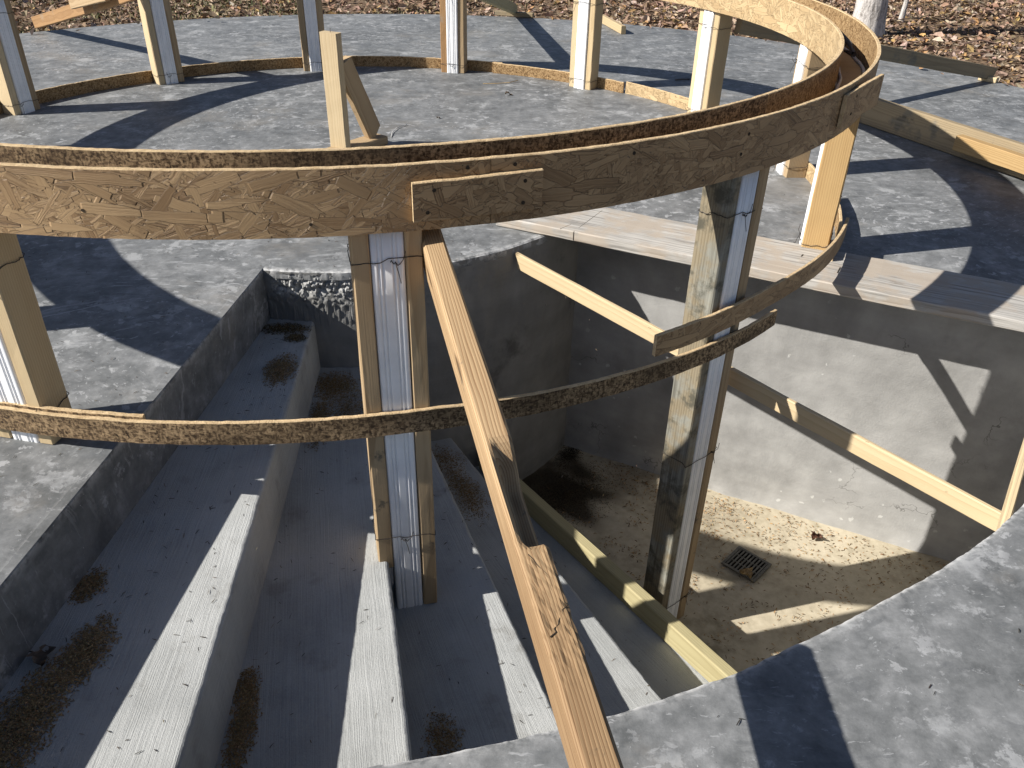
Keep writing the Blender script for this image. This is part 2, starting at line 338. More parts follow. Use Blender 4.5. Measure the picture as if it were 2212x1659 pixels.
def board_mesh(L, sy, sz, bev=.0035, segs=14, rough=.0006, skew0=0.0, skew1=0.0):
    # a sawn board: eased arrises, slightly uneven along its length
    hy, hz = sy / 2, sz / 2; b = min(bev, hy * .6, hz * .6)
    prof = [(-hy + b, -hz), (hy - b, -hz), (hy, -hz + b), (hy, hz - b), (hy - b, hz), (-hy + b, hz), (-hy, hz - b), (-hy, -hz + b)]
    n = max(2, int(segs)); V = []; F = []; k = len(prof); ph = random.random() * 50
    for i in range(n + 1):
        t = i / n; x = L * t
        wy = (mnoise.noise(Vector((x * 2.1, ph, 0))) * rough * 4); wz = (mnoise.noise(Vector((x * 2.1, ph, 9))) * rough * 4)
        for (y, z) in prof:
            xx = x
            if i == 0: xx += skew0 * z
            if i == n: xx += skew1 * z
            V.append((xx, y + wy + random.uniform(-rough, rough), z + wz + random.uniform(-rough, rough)))
    for i in range(n):
        for j in range(k):
            a = i * k + j; c = i * k + (j + 1) % k; F.append((a, c, c + k, a + k))
    F.append(tuple(range(k - 1, -1, -1))); F.append(tuple(n * k + j for j in range(k)))
    return V, F
def board(name, p0, p1, sy, sz, mat, parent=None, up=(0, 0, 1), **kw):
    m, L = frame(p0, p1, up); V, F = board_mesh(L, sy, sz, **kw)
    return mesh_obj(name, V, F, mat, parent, mtx=m)

def tube_geo(pts, r, n=6, V=None, F=None):
    V = [] if V is None else V; F = [] if F is None else F; base = len(V); pts = [Vector(p) for p in pts]
    for i, p in enumerate(pts):
        t = (pts[min(i + 1, len(pts) - 1)] - pts[max(i - 1, 0)]); t = t.normalized() if t.length > 1e-9 else Vector((0, 0, 1))
        a = t.cross(Vector((0, 0, 1)));
        if a.length < .1: a = t.cross(Vector((1, 0, 0)))
        a.normalize(); b = t.cross(a); rr = r[i] if isinstance(r, (list, tuple)) else r
        for j in range(n):
            q = 2 * math.pi * j / n; V.append(tuple(p + a * math.cos(q) * rr + b * math.sin(q) * rr))
    for i in range(len(pts) - 1):
        for j in range(n):
            a0 = base + i * n + j; a1 = base + i * n + (j + 1) % n; F.append((a0, a1, a1 + n, a0 + n))
    F.append(tuple(base + j for j in range(n - 1, -1, -1))); F.append(tuple(base + (len(pts) - 1) * n + j for j in range(n)))
    return V, F

CX, CY = -.76, 3.56
def P(R, th, z=0.0): return Vector((CX + R * math.cos(R_(th)), CY + R * math.sin(R_(th)), z))
def LP(R, th, z=0.0): return (R * math.cos(R_(th)), R * math.sin(R_(th)), z)

# ------------------------------------------------------------------ setting: slab, stairwell, ground
TW0, TW1, ROUT = -94.8, -25.0, 2.855
def rin(th): return 1.03 + (th + 94.8) / 69.8 * .085
def slab_out(th):
    c = Vector((-.593 - CX, 3.351 - CY)); d = Vector((math.cos(R_(th)), math.sin(R_(th)))); b = c.dot(d)
    return b + math.sqrt(b * b - c.length_squared + 4.31 ** 2) + .012 * mnoise.noise(Vector((th * .12, 3, 0)))
def jag(a, b, amp):   # ragged offset along a sawn or chipped edge, a in metres
    return amp * (.8 * mnoise.noise(Vector((a * 7, b * 3.7, 1.3))) + .8 * mnoise.noise(Vector((a * 26, b * 3.7, 4.1))) + .7 * mnoise.noise(Vector((a * 75, b * 3.7, 7.7))) + .5 * max(0, mnoise.noise(Vector((a * 14, b * 5.1, 2.2))) - .25) * 4 * mnoise.noise(Vector((a * 110, b, 9.9))))

def build_slab():
    V = []; F = []; RIM = []
    def grid(ths, rfun, zfun, rim=None):
        base = len(V); nr = None
        for t in ths:
            rs = rfun(t); nr = len(rs)
            for k, r in enumerate(rs):
                p = P(r, t); V.append((p.x, p.y, zfun(t, k, nr))); RIM.append(rim(t, k) if rim else 0)
        for i in range(len(ths) - 1):
            for k in range(nr - 1):
                a = base + i * nr + k; F.append((a, a + 1, a + nr + 1, a + nr))
    D = .12
    # main part: all round outside the opening; last entries turn down over the outer edge
    ths = list(np.linspace(TW1, 360 + TW0, 180)); ths = sorted(ths + [TW1 + .15, 360 + TW0 - .15, 360 + TW0 - .5])
    def rf(t):
        o = slab_out(t); return [.01, .5, 1.0, 1.5, 2.0, 2.855, o - .02, o - .004, o, o]
    def zf(t, k, n): return (0, 0, 0, 0, 0, 0, 0, -.002, -.012, -D)[k]
    grid(ths, rf, zf)
    # core island inside the opening, rim chipped
    ths = list(np.linspace(TW0, TW1, 520))
    def rf2(t):
        r = rin(t) + jag(t * .0185, 1, .0022); return [.01, .6, .95, r - .03, r - .008, r, r + .001]
    grid(ths, rf2, lambda t, k, n: (0, 0, 0, 0, -.0006 + jag(t * .0185, 5, .001), -.005 + jag(t * .0185, 8, .0025), -.03)[k], lambda t, k: (0, 0, 0, 0, .55, .9, 0)[k])
    # outer part in front of the opening
    ths = list(np.linspace(TW0, TW1, 1300))
    def rf3(t):
        o = slab_out(t); r = ROUT + .012 * mnoise.noise(Vector((t * .09, 1, 2))) + jag(t * .05, 12, .0016); return [r - .001, r, r + .008, r + .03, 3.2, 3.7, o - .004, o, o]
    grid(ths, rf3, lambda t, k, n: (-.06, -.004 + jag(t * .05, 18, .0014), -.0004 + jag(t * .05, 15, .0004), 0, 0, 0, -.002, -.012, -D)[k], lambda t, k: (0, .9, .25, 0, 0, 0, 0, 0, 0)[k])
    # the straight edge above the first step
    base = len(V); rs = np.linspace(1.0, 2.87, 700)
    for r in rs:
        e = jag(r, 31, .0024)
        for (dt, z) in ((.03 + e, 0), (.006 + e, -.0007), (e, -.006 + jag(r, 35, .002)), (e * .6 - .001, -.03), (e * .3 - .002, -.11), (-.003, -.2)):
            q = P(r, 360 + TW0); t = Vector((math.sin(R_(TW0)), -math.cos(R_(TW0)), 0)) * dt; V.append((q.x + t.x, q.y + t.y, z + (.0004 if z == 0 else 0))); RIM.append(0 if z == 0 or z < -.008 else .5)
    for i in range(len(rs) - 1):
        for k in range(5):
            a = base + i * 6 + k; F.append((a, a + 1, a + 7, a + 6))
    o = mesh_obj('concrete_slab', V, F, M['slab']); at = o.data.attributes.new('rim', 'FLOAT', 'POINT'); at.data.foreach_set('value', RIM); tag(o, 'broad smooth grey concrete slab with a curved stairwell opening', None, None, 'structure'); return o
build_slab()

H = .187; STEPS = [-94.8, -86.1, -77.3, -68.9, -60.5, -53.0]
def build_stair():
    root = empty('concrete_stair', P(1.95, -75, -1.12)); tag(root, 'five winding broom finished concrete steps going down into the stairwell', 'staircase')
    L0 = Vector(root.location)
    for i in range(5):
        z = -H * (i + 1); a, b = STEPS[i], STEPS[i + 1]; V = []; F = []; U = []; rs = np.linspace(1.0, 2.9, 420)
        zb = -1.3
        prof = []   # (arc offset from nosing in metres or fraction of the tread, z)
        for f in (-.02, 0, .2, .4, .6, .8, .92): prof.append(('f', f, z))
        for k in range(6):
            q = math.pi / 2 * k / 5; rr = .011; prof.append(('n', -rr + rr * math.sin(q), z - rr + rr * math.cos(q)))
        for k in (.25, .5, .75, 1.0): prof.append(('n', .0 + .004 * k, z - .011 - (H + .04) * k))
        prof.append(('n', .004, zb)); npf = len(prof)
        for r in rs:
            e = jag(r, i * 3 + 50, .0016)
            for (ty, q, zz) in prof:
                if ty == 'f': th = a + (b - a) * q; v = (1 - q) * R_(b - a) * r
                else: th = b + math.degrees((q + e) / r); v = -q + (z - zz)
                zz2 = zz + (.0012 * mnoise.noise(Vector((r * 7, th * .5, i))) if zz == z else 0)
                p = P(r, th, zz2) - L0; V.append(tuple(p)); U.append((r, v))
        for j in range(len(rs) - 1):
            for k in range(npf - 1):
                c = j * npf + k; F.append((c, c + npf, c + npf + 1, c + 1))
        uv = [U[x] for f in F for x in f]
        mesh_obj('step', V, F, M['broom'], root, uvs=uv, smooth=False)
build_stair()

def build_walls():
    # core wall, curved, with a honeycombed band under the rim beside the top step
    loc = P(1.06, -60, -1.12); root_v = Vector(loc)
    ths = np.concatenate([np.linspace(TW0 - 1.0, -74, 330), np.linspace(-73.8, TW1 + 1.2, 200)]); zs = np.concatenate([np.linspace(-1.2, -.13, 60), np.linspace(-.125, -.004, 40)])
    V = []; F = []; A = []
    for t in ths:
        for z in zs:
            band = max(0, min(1, (t + 94) / 2)) * max(0, min(1, (-76 - t) / 3)) * max(0, min(1, (z + .10) / .02 + 1.2 * mnoise.noise(Vector((t * .6, z * 20, 2))))) * max(0, min(1, (-z - .012) / .01))
            q = Vector((t * .0185 * 95, z * 95, 0))
            cell = mnoise.voronoi(Vector((t * .0185 * 62 + .5 * mnoise.noise(q), z * 62, 0)))[0][0]
            d = .0035 * mnoise.noise(Vector((t * .35, z * 9, 5))) + .0015 * mnoise.noise(q * .5)
            d += band * (.020 * (.40 - cell) + .007 * mnoise.noise(q * .45) + .004 * mnoise.noise(q * 1.5) - .003)
            if t < -76: d += .004 * (mnoise.noise(Vector((t, z * 60, 8))) > .1) * (z > -.19) * (z < -.08)
            p = P(rin(t) + d, t, z) - root_v; V.append(tuple(p)); A.append(band)
    n = len(zs)
    for i in range(len(ths) - 1):
        for k in range(n - 1):
            a = i * n + k; F.append((a, a + n, a + n + 1, a + 1))
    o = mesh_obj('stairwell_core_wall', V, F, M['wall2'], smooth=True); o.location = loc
    at = o.data.attributes.new('rough', 'FLOAT', 'POINT'); at.data.foreach_set('value', A)
    tag(o, 'curved shaded concrete core wall with a honeycombed patch beside the top step', 'wall')
    # straight end wall, partly sunlit
    loc = P(1.95, TW1, -1.12); rs = np.linspace(1.0, 2.9, 90); zs = np.linspace(-1.2, -.004, 60); V = []; F = []
    for r in rs:
        for z in zs:
            q = P(r, TW1, z); nrm = Vector((math.sin(R_(TW1)), -math.cos(R_(TW1)), 0)); d = .003 * mnoise.noise(Vector((r * 5, z * 5, 1))) + (.012 * max(0, (-1.06 - z) / .06) * (.6 + .6 * mnoise.noise(Vector((r * 12, 1, 1)))) if z < -1.06 else 0)
            V.append(tuple(q + nrm * d - loc))
    n = len(zs)
    for i in range(len(rs) - 1):
        for k in range(n - 1):
            a = i * n + k; F.append((a, a + 1, a + n + 1, a + n))
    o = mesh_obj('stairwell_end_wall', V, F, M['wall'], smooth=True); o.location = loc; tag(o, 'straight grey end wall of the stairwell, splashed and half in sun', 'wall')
    # outer curved wall under the near slab edge
    loc = P(ROUT, -60, -1.12); ths = np.linspace(TW0 - .5, TW1 + .6, 160); zs = np.linspace(-1.2, -.05, 12); V = []; F = []
    for t in ths:
        for z in zs: V.append(tuple(P(ROUT + .012 + .004 * mnoise.noise(Vector((t, z * 8, 3))), t, z) - loc))
    n = len(zs)
    for i in range(len(ths) - 1):
        for k in range(n - 1):
            a = i * n + k; F.append((a, a + 1, a + n + 1, a + n))
    o = mesh_obj('stairwell_outer_wall', V, F, M['wall'], smooth=True); o.location = loc; tag(o, 'curved outer stairwell wall under the near slab edge', 'wall')
    # floor
    ths = np.linspace(-56, -23.5, 90); rs = np.linspace(.98, 2.9, 90); V = []; F = []; A = []
    for t in ths:
        for r in rs:
            V.append(tuple(P(r, t, -1.12 + .004 * mnoise.noise(Vector((t * .2, r * 4, 0))))))
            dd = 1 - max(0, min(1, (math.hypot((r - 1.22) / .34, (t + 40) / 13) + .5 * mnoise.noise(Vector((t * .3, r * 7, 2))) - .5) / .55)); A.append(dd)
    n = len(rs)
    for i in range(len(ths) - 1):
        for k in range(n - 1):
            a = i * n + k; F.append((a, a + 1, a + n + 1, a + n))
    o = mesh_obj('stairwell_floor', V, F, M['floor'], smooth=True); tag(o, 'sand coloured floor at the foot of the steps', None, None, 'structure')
    at = o.data.attributes.new('deep_brown', 'FLOAT', 'POINT'); at.data.foreach_set('value', A)
build_walls()

def build_ground():
    V = []; F = []; ths = np.linspace(0, 360, 181)
    rs = [0, .3, .8, 1.5, 2.5, 4, 7, 12, 25, 60, 120]
    for t in ths:
        o = slab_out(t) - .03
        for r in rs:
            p = P(o + r, t); z = -.075 if r < .2 else -.06 + .05 * mnoise.noise(Vector((p.x * .6, p.y * .6, 0))) + .012 * max(0, r - 1.5)
            V.append((p.x, p.y, z))
    n = len(rs)
    for i in range(len(ths) - 1):
        for k in range(n - 1):
            a = i * n + k; F.append((a, a + 1, a + n + 1, a + n))
    o = mesh_obj('ground', V, F, M['soil'], smooth=True); tag(o, 'bare woodland soil around the slab', None, None, 'structure')
build_ground()
def ground_z(x, y):
    dx, dy = x - CX, y - CY; t = math.degrees(math.atan2(dy, dx)); r = math.hypot(dx, dy) - slab_out(t) + .03
    return -.06 + .05 * mnoise.noise(Vector((x * .6, y * .6, 0))) + .012 * max(0, r - 1.5), r

# ------------------------------------------------------------------ formwork ring
def band(name, r0, r1, th0, th1, zb, zt, parent, mout, minn, medge=None, step=.16, fray=.0008, bulge=None):
    # a bent sheet: outer face, inner face, frayed top edge; local origin = ring centre on the slab
    medge = medge or M['oedge']; n = max(6, int(abs(th1 - th0) / step)); ts = np.linspace(th0, th1, n + 1)
    V = []; F = []; U = []; MI = []; zb_ = zb if callable(zb) else (lambda t: zb); zt_ = zt if callable(zt) else (lambda t: zt); bf = bulge or (lambda t: 0)
    for t in ts:
        a = zb_(t) + jag(t * .035, r0, fray); b = zt_(t) + jag(t * .035, r1 + 3, fray); c = bf(t)
        q = .0007
        for (r, z) in ((r1, a), (r1, b - .002), (r1 - .0015 + jag(t * .035, 9, q), b), (r0 + .0015 + jag(t * .035, 19, q), b + jag(t * .035, 4, q)), (r0, b - .002), (r0, a)):
            V.append(LP(r + c, t, z)); U.append((R_(t) * 2.0, z))
    k = 6
    for i in range(n):
        for j, mi in ((0, 0), (1, 2), (2, 2), (3, 2), (4, 1), (5, 2)):
            a, b = i * k + j, i * k + (j + 1) % k; F.append((a, a + k, b + k, b) if th1 > th0 else (a, b, b + k, a + k)); MI.append(mi)
    for (o, rev) in ((0, False), (n * k, True)):
        f = [o + j for j in range(k)]; F.append(tuple(reversed(f)) if rev else tuple(f)); MI.append(2)
    uv = [U[x] for f in F for x in f]
    return mesh_obj(name, V, F, [mout, minn, medge], parent, MI, uv)

ring = empty('formwork_ring', (CX, CY, 0)); tag(ring, 'circular double band of strand board held up on the white pipe posts', 'formwork')
ZB, ZT = .543, .680
OBS = []
for a, b in ((-176, -69.86), (-69.82, 22), (22.05, 183.7)):
    OB = band('outer_band', 2.040, 2.052, a, b, ZB, lambda t: ZT + .003 * math.sin(t * .05), ring, M['flake'], M['oback2']); OBS.append(OB)
for a, b in ((-165, -110), (-109.95, -43.4), (-43.33, 30), (30.05, 120), (120.05, 194.8)):
    band('inner_band', 1.925, 1.937, a, b, ZB + .003, lambda t: ZT + .002 * math.sin(t * .07 + 1), ring, M['oback'] if b < 0 and a > -170 else M['oback2'], M['flake2'])
# bottom of the trough, a bead of caulk along it and a dropped strip of bark
band('trough_bottom', 1.938, 2.0385, -180, 180, .556, .566, ring, M['oback2'], M['oback2'], M['pineold'], 2.0, .0003)
V, F = tube_geo([LP(2.030 + .002 * math.sin(t * .9), t, .569 + .001 * math.sin(t * 1.7)) for t in np.arange(-75, 62, 1.5)], .0065, 6); mesh_obj('caulk_bead', V, F, M['caulk'], ring, smooth=True)
V, F = tube_geo([LP(1.947 + .002 * math.sin(t * .9), t, .569) for t in np.arange(-75, 62, 1.5)], .0055, 6); mesh_obj('caulk_bead', V, F, M['caulk'], ring, smooth=True)
V, F = tube_geo([LP(r, t, z) for r, t, z in ((1.952, 22, .60), (1.958, 12, .63), (1.962, 2, .645), (1.956, -6, .655), (1.975, -12, .64), (1.985, -14, .62), (1.98, -9, .60))], [.004, .007, .008, .008, .009, .010, .005], 6)
mesh_obj('bark_strip', V, F, M['barkd'], ring)
# splice plates nailed over the joints
def splice(th0, th1, zb, zt, r=2.0535, skew=0.0, spring=0.0):
    return band('splice_plate', r, r + .0115, th0, th1, lambda t: zb + skew * (t - th0), lambda t: zt + skew * (t - th0), ring, M['flake'], M['oback'], bulge=lambda t: spring * ((t - th0) / (th1 - th0)) ** 2)
SP1 = splice(-74.4, -66.8, .566, .647, skew=.0006); SP2 = splice(-37.2, -29.6, .572, .660, 2.0545, .0016, .026); splice(100, 112, .555, .65)

for th, z, r in ((-73.6, .585, 2.0655), (-73.2, .63, 2.0655), (-68.0, .586, 2.0655), (-67.9, .632, 2.0655), (-71.2, .666, 2.0525), (-68.4, .664, 2.0525), (-92, .60, 2.0525), (-98, .655, 2.0525), (-51, .60, 2.0525), (-50.5, .645, 2.0525), (-35.5, .60, 2.068), (-35, .645, 2.068), (-60.5, .655, 2.0525), (-80, .57, 2.0525)):
    V, F = tube_geo([LP(r - .004, th, z), LP(r + .0006, th, z)], .0042 if th > -80 else .0034, 8); mesh_obj('nail_head', V, F, M['kerf'], SP1 if r == 2.0655 else SP2 if r == 2.068 else OBS[0] if th < -69.86 else OBS[1])

# ------------------------------------------------------------------ posts: vinyl pipe clamped between two boards and wired
def pipe_profile(hx, hy):
    pts = []
    def side(p, q, nx, ny, ribs):
        L = math.dist(p, q); n = 40
        for i in range(n):
            t = i / n; d = 0
            for c in ribs:
                u = (t - c) / .055
                if abs(u) < 1: d -= .0035 * (1 + math.cos(math.pi * u)) / 2
            pts.append((p[0] + (q[0] - p[0]) * t + nx * d, p[1] + (q[1] - p[1]) * t + ny * d))
    c = .007
    def corner(cx, cy, a0):
        for k in range(5):
            a = a0 + math.pi / 2 * k / 5; pts.append((cx + c * math.cos(a), cy + c * math.sin(a)))
    r1 = (.14, .30, .70, .86); r2 = (.18, .34, .66, .82)
    side((hx, -hy + c), (hx, hy - c), 1, 0, r1); corner(hx - c, hy - c, 0)
    side((hx - c, hy), (-hx + c, hy), 0, 1, r2); corner(-hx + c, hy - c, math.pi / 2)
    side((-hx, hy - c), (-hx, -hy + c), -1, 0, r1); corner(-hx + c, -hy + c, math.pi)
    side((-hx + c, -hy), (hx - c, -hy), 0, -1, r2); corner(hx - c, -hy + c, -math.pi / 2)
    return pts
PIPE = pipe_profile(.0495, .0355)
def wire_tie(parent, z, side=1, tail=True):
    hx, hy = .0505, .0757; pts = []
    ring_ = [(hx, -hy), (hx + .002, 0), (hx, hy), (-.01, hy + .001), (-hx + .010, hy), (-hx - .001, .034), (-hx - .001, -.034), (-hx + .010, -hy), (0, -hy - .001), (hx, -hy)]
    for i in range(len(ring_) - 1):
        for k in range(5):
            t = k / 5; x = ring_[i][0] * (1 - t) + ring_[i + 1][0] * t; y = ring_[i][1] * (1 - t) + ring_[i + 1][1] * t
            pts.append((x * 1.01 + random.uniform(-.001, .001), y * 1.01 + random.uniform(-.001, .001), z + .006 * math.sin(i * 1.3 + z * 30) + random.uniform(-.002, .002)))
    pts.append(pts[0]); V, F = tube_geo(pts, .0011, 5)
    if tail:
        x0 = side * (hx + .004) if side > 0 else -(hx + .004); y0 = random.uniform(-.02, .045)
        tw = [(x0 + .003 * math.cos(k * 1.9), y0 + k * .0025, z + .003 * math.sin(k * 1.9) - k * .0012) for k in range(9)]
        tube_geo(tw, .0012, 5, V, F); e = tw[-1]
        tube_geo([e, (e[0] + side * .008, e[1] + .006, e[2] + .012), (e[0] + side * .006, e[1] + .012, e[2] + .03)], .0009, 5, V, F)
        tube_geo([tw[4], (e[0] + side * .006, e[1] - .004, e[2] - .02), (e[0] + side * .010, e[1] - .001, e[2] - .04)], .0009, 5, V, F)
    return mesh_obj('wire_tie', V, F, M['wire'], parent)
def post(th, label, zbase=0.0, mats=('pine', 'pine'), zlo=None, zhi=None, ties=(.05, .47), side=-1, lean=(0, 0), group='pipe posts around the ring'):
    root = empty('pipe_post', P(1.986, th, zbase), R_(th)); tag(root, label, 'post', group)
    zt = .553 - zbase; n = len(PIPE); V = []; F = []
    zs = np.linspace(0, zt, 8)
    for z in zs:
        for (x, y) in PIPE: V.append((x, y, z))
    for i in range(len(zs) - 1):
        for j in range(n):
            a = i * n + j; b = i * n + (j + 1) % n; F.append((a, b, b + n, a + n))
    F.append(tuple(7 * n + j for j in range(n)))
    mesh_obj('vinyl_pipe', V, F, M['pvc'], root, smooth=True)
    lo = (zlo if zlo is not None else zbase + random.uniform(0, .003)) - zbase; hi = (zhi if zhi is not None else zbase + random.uniform(0, .003)) - zbase
    dx = .0055
    for (sg, zz, mk, ln) in ((-1, lo, mats[0], lean[0]), (1, hi, mats[1], lean[1])):
        board('side_board', (dx + ln, sg * (.0355 + .0205), zz), (dx + random.uniform(-.003, .003), sg * (.0355 + .0200), zt - .002), .089, .038, M[mk], root, up=(0, 1, 0), segs=10)
    for z in ties: wire_tie(root, z - zbase, side)
    return root
post(156.1, 'pipe post with pale boards at the left edge of the far slab', mats=('pineold', 'pine2'))
post(131.0, 'pipe post beside the brown sloping brace at upper left', mats=('pineold', 'pine2'))
post(105.4, 'pipe post directly behind the lone upright stake', mats=('pineold', 'pineold'))
post(80.0, 'pipe post in the middle of the far side, brown boards and finely ribbed pipe', mats=('pineold', 'brown'))
post(54.9, 'pale pipe post beside the short offcut lying on the far slab', mats=('pine', 'pine2'))
post(29.0, 'bright pipe post under the pale inner band, next to the dun brace', mats=('pine', 'pine2'))
post(3.4, 'half hidden pipe post with a knot at its foot, seen under the ring', mats=('pineold', 'pineold'))
post(-22.6, 'amber faced pipe post standing by the grey plank at right', mats=('orange', 'orange'), ties=(.055, .53))
post(-48.6, 'tall pipe post with a cement stained board, standing on the stairwell floor', -1.12, ('greywet', 'pineold'), zlo=-1.02, ties=(.43, -.36, -1.0), side=1)
post(-75.9, 'tall pipe post standing on the third step in the middle of the picture', -.561, ('pineold', 'pineold'), zlo=-.40, ties=(.475, -.30), side=1)
post(-100.9, 'pipe post at the left picture edge beside the first step', 0.0, ('pine', 'pine'), ties=(.085, .45), side=1)
for th in (-128, -154, -179.6):
    post(th, 'pipe post of the ring beyond the left picture edge', 0.0, ('pine', 'pineold'), group='posts beyond the left edge')

# ------------------------------------------------------------------ low strips of strand board round the foot of the posts
def strip(label, th0, th1, zb, zt, r=2.040, mout='oback', minn='oback2', bulge=None):
    root = empty('edging_strip', (CX, CY, 0)); tag(root, label, 'strip', 'low strand board strips round the post feet')
    band('bent_strip', r, r + .011, th0, th1, zb, zt, root, M[mout], M[minn], bulge=bulge, fray=.0014); return root
strip('low strand board strip at far left behind the left posts', 129.0, 200, .001, .066)
strip('low strand board strip between the brown brace post and the lone stake', 88.1, 129.2, .001, .064, r=2.0515)
strip('short low strip running behind the middle far post', 71.5, 88.4, .001, .064, r=2.0405, minn='oback2')
strip('low strip lapped in front, between the far middle post and the offcut post', 47.5, 73, .001, .062, r=2.026, minn='oback2')
strip('low strip with pale flaked face behind the bright post', -6, 47.2, .001, .066, r=2.039, minn='flake2')
strip('low dark strip lying behind the foot of the amber post', -27, -6.3, .001, .07, r=2.056, mout='oback')
strip('long rough strip bridging the stairwell below the ring, free at its right end', -160, -41.0,
      lambda t: .040 if t < -75 else .040 - .032 * (t + 75) / 34, lambda t: .101 if t < -75 else .101 - .042 * (t + 75) / 34, r=2.040)
strip('flaked strip springing out over the grey plank toward the tall stained post', -57, -21.5,
      lambda t: .113 - .05 * max(0, (t + 44) / 22), lambda t: .176 - .045 * max(0, (t + 44) / 22), r=2.052, mout='flake', bulge=lambda t: .018 * max(0, (t + 40) / 18))
strip('second strip layer against the inside of the long rough strip at left', -150, -92.0, .046, .108, r=2.0275)

# ------------------------------------------------------------------ braces
def kicker(th, label, mat, r0=2.07, zr=.44, foot=4.28, dth=0.0, h=.08, t=.040):
    a = P(r0, th, zr + h / 2); b = P(foot, th + dth, h / 2 + .003); root = empty('brace_board', (b.x, b.y, 0)); tag(root, label, 'brace', 'braces from ring to slab')
    o = Vector(root.location); d = (b - a).normalized(); board('timber', a - o, b - o, t, h, M[mat], root, segs=24, skew1=.25); return root
kb = kicker(131.0 + 2.2, 'brown sloping brace from the ring to the slab edge at upper left', 'brown', foot=4.14)
board('scab_board', P(2.3, 134.9, .46) - Vector(kb.location), P(2.95, 134.6, .335) - Vector(kb.location), .03, .09, M['pineold'], kb)
kd = kicker(80.0 - 2.3, 'greenish brace ending at the far slab edge, right of the middle far post', 'treated', foot=4.2, dth=2.6)
board('foot_block', P(4.12, 77.9, .02) - Vector(kd.location), P(4.16, 82.5, .02) - Vector(kd.location), .06, .035, M['dun'], kd)
kf = kicker(29.0 - 2.4, 'long dun brace running from the bright post to the slab edge by the tree', 'dun', foot=4.34, dth=2.0)
board('foot_block', Vector((2.985, 5.645, .017)) - Vector(kf.location), Vector((3.06, 5.565, .017)) - Vector(kf.location), .05, .032, M['pine2'], kf)

def front_prop():
    T = Vector((-.196, 1.716, .491)); B = Vector((.438, -.596, .040)); root = empty('brace_board', (B.x, B.y, 0))
    tag(root, 'long knotty brace with a scooped notch, sloping from the ring toward the viewer', 'brace', 'braces from ring to slab')
    m, L = frame(T - Vector(root.location), B - Vector(root.location)); hy, hz = .0235, .043
    nx, ny = 240, 9; V = []; F = []
    def sm(a, b, x):
        t = max(0, min(1, (x - a) / (b - a))); return t * t * (3 - 2 * t)
    for i in range(nx + 1):
        x = L * i / nx
        tw = .10 * (1 - x / L)
        sc_ = sm(.665, .75, x) * (1 - sm(.845, .895, x))
        rag = sm(.82, .88, x) * (1 - sm(1.05, 1.12, x))
        ring_ = []
        for j in range(ny + 1):
            u = j / ny; y = -hy + 2 * hy * u; z = hz
            z -= sc_ * .060 * sm(.15, .5, u)
            z += rag * (.0022 * mnoise.noise(Vector((x * 60, u * 5, 3))) + .0016 * mnoise.noise(Vector((x * 190, u * 14, 5))))
            if j in (0, ny): z -= .004
            ring_.append((y, z))
        yy = hy + .0008; yr = yy + rag * .0022 * mnoise.noise(Vector((x * 48, 3, 1)))
        ring_[-1] = (yr - .001, ring_[-1][1])
        full = ring_ + [(yr, min(ring_[-1][1] - .004, hz - .01)), (yr, -hz + .004), (yr - .004, -hz), (-yy + .004, -hz), (-yy, -hz + .004), (-yy, hz - .008)]
        for (y, z) in full:
            c, s = math.cos(tw), math.sin(tw); V.append((x + .0, y * c - z * s, y * s + z * c))
    k = len(full)
    for i in range(nx):
        for j in range(k):
            a, b = i * k + j, i * k + (j + 1) % k; F.append((a, a + k, b + k, b))
    F.append(tuple(range(k))); F.append(tuple(nx * k + j for j in range(k - 1, -1, -1)))
    tb = mesh_obj('timber', V, F, M['prop'], root, mtx=m)
    # the open crack below the notch and a loose knot
    pts = [(.985 + .005 * i, 0) for i in range(10)]
    V, F = tube_geo([(x, .020 - (x - .985) * .75 + .003 * math.sin(x * 700), hz - .0002) for x, _ in pts], .0011, 5)
    mesh_obj('crack', V, F, M['kerf'], tb)
    V, F = tube_geo([(.90 + .009 * i, -.012 + .004 * i + .001 * math.sin(i * 2), hz - .0002) for i in range(8)], .0007, 4); mesh_obj('crack', V, F, M['kerf'], tb)
front_prop()

# ------------------------------------------------------------------ centre stake with its foot and diagonal
st = empty('centre_stake', (-.81, 3.77, 0)); tag(st, 'lone upright stake with a diagonal stay in the middle of the ring', 'stake')
ca, sa = math.cos(R_(-24)), math.sin(R_(-24))
upr = board('upright', (0, 0, .0), (0, 0, .528), .038, .089, M['pine2'], st, up=(ca, sa, 0), segs=12)
board('foot_plate', (-.03, -.05, .0195), (.155, .205, .0195), .089, .038, M['pineold'], st)
board('stay', (.125, .172, .050), (.03, .040, .40), .038, .089, M['pineold'], st, up=(.59, .81, 0), skew0=.55)
V, F = tube_geo([(0, 0, .52), (.001, 0, .545)], .0016, 6); sub(mesh_obj('nail', V, F, M['nail'], st), upr)

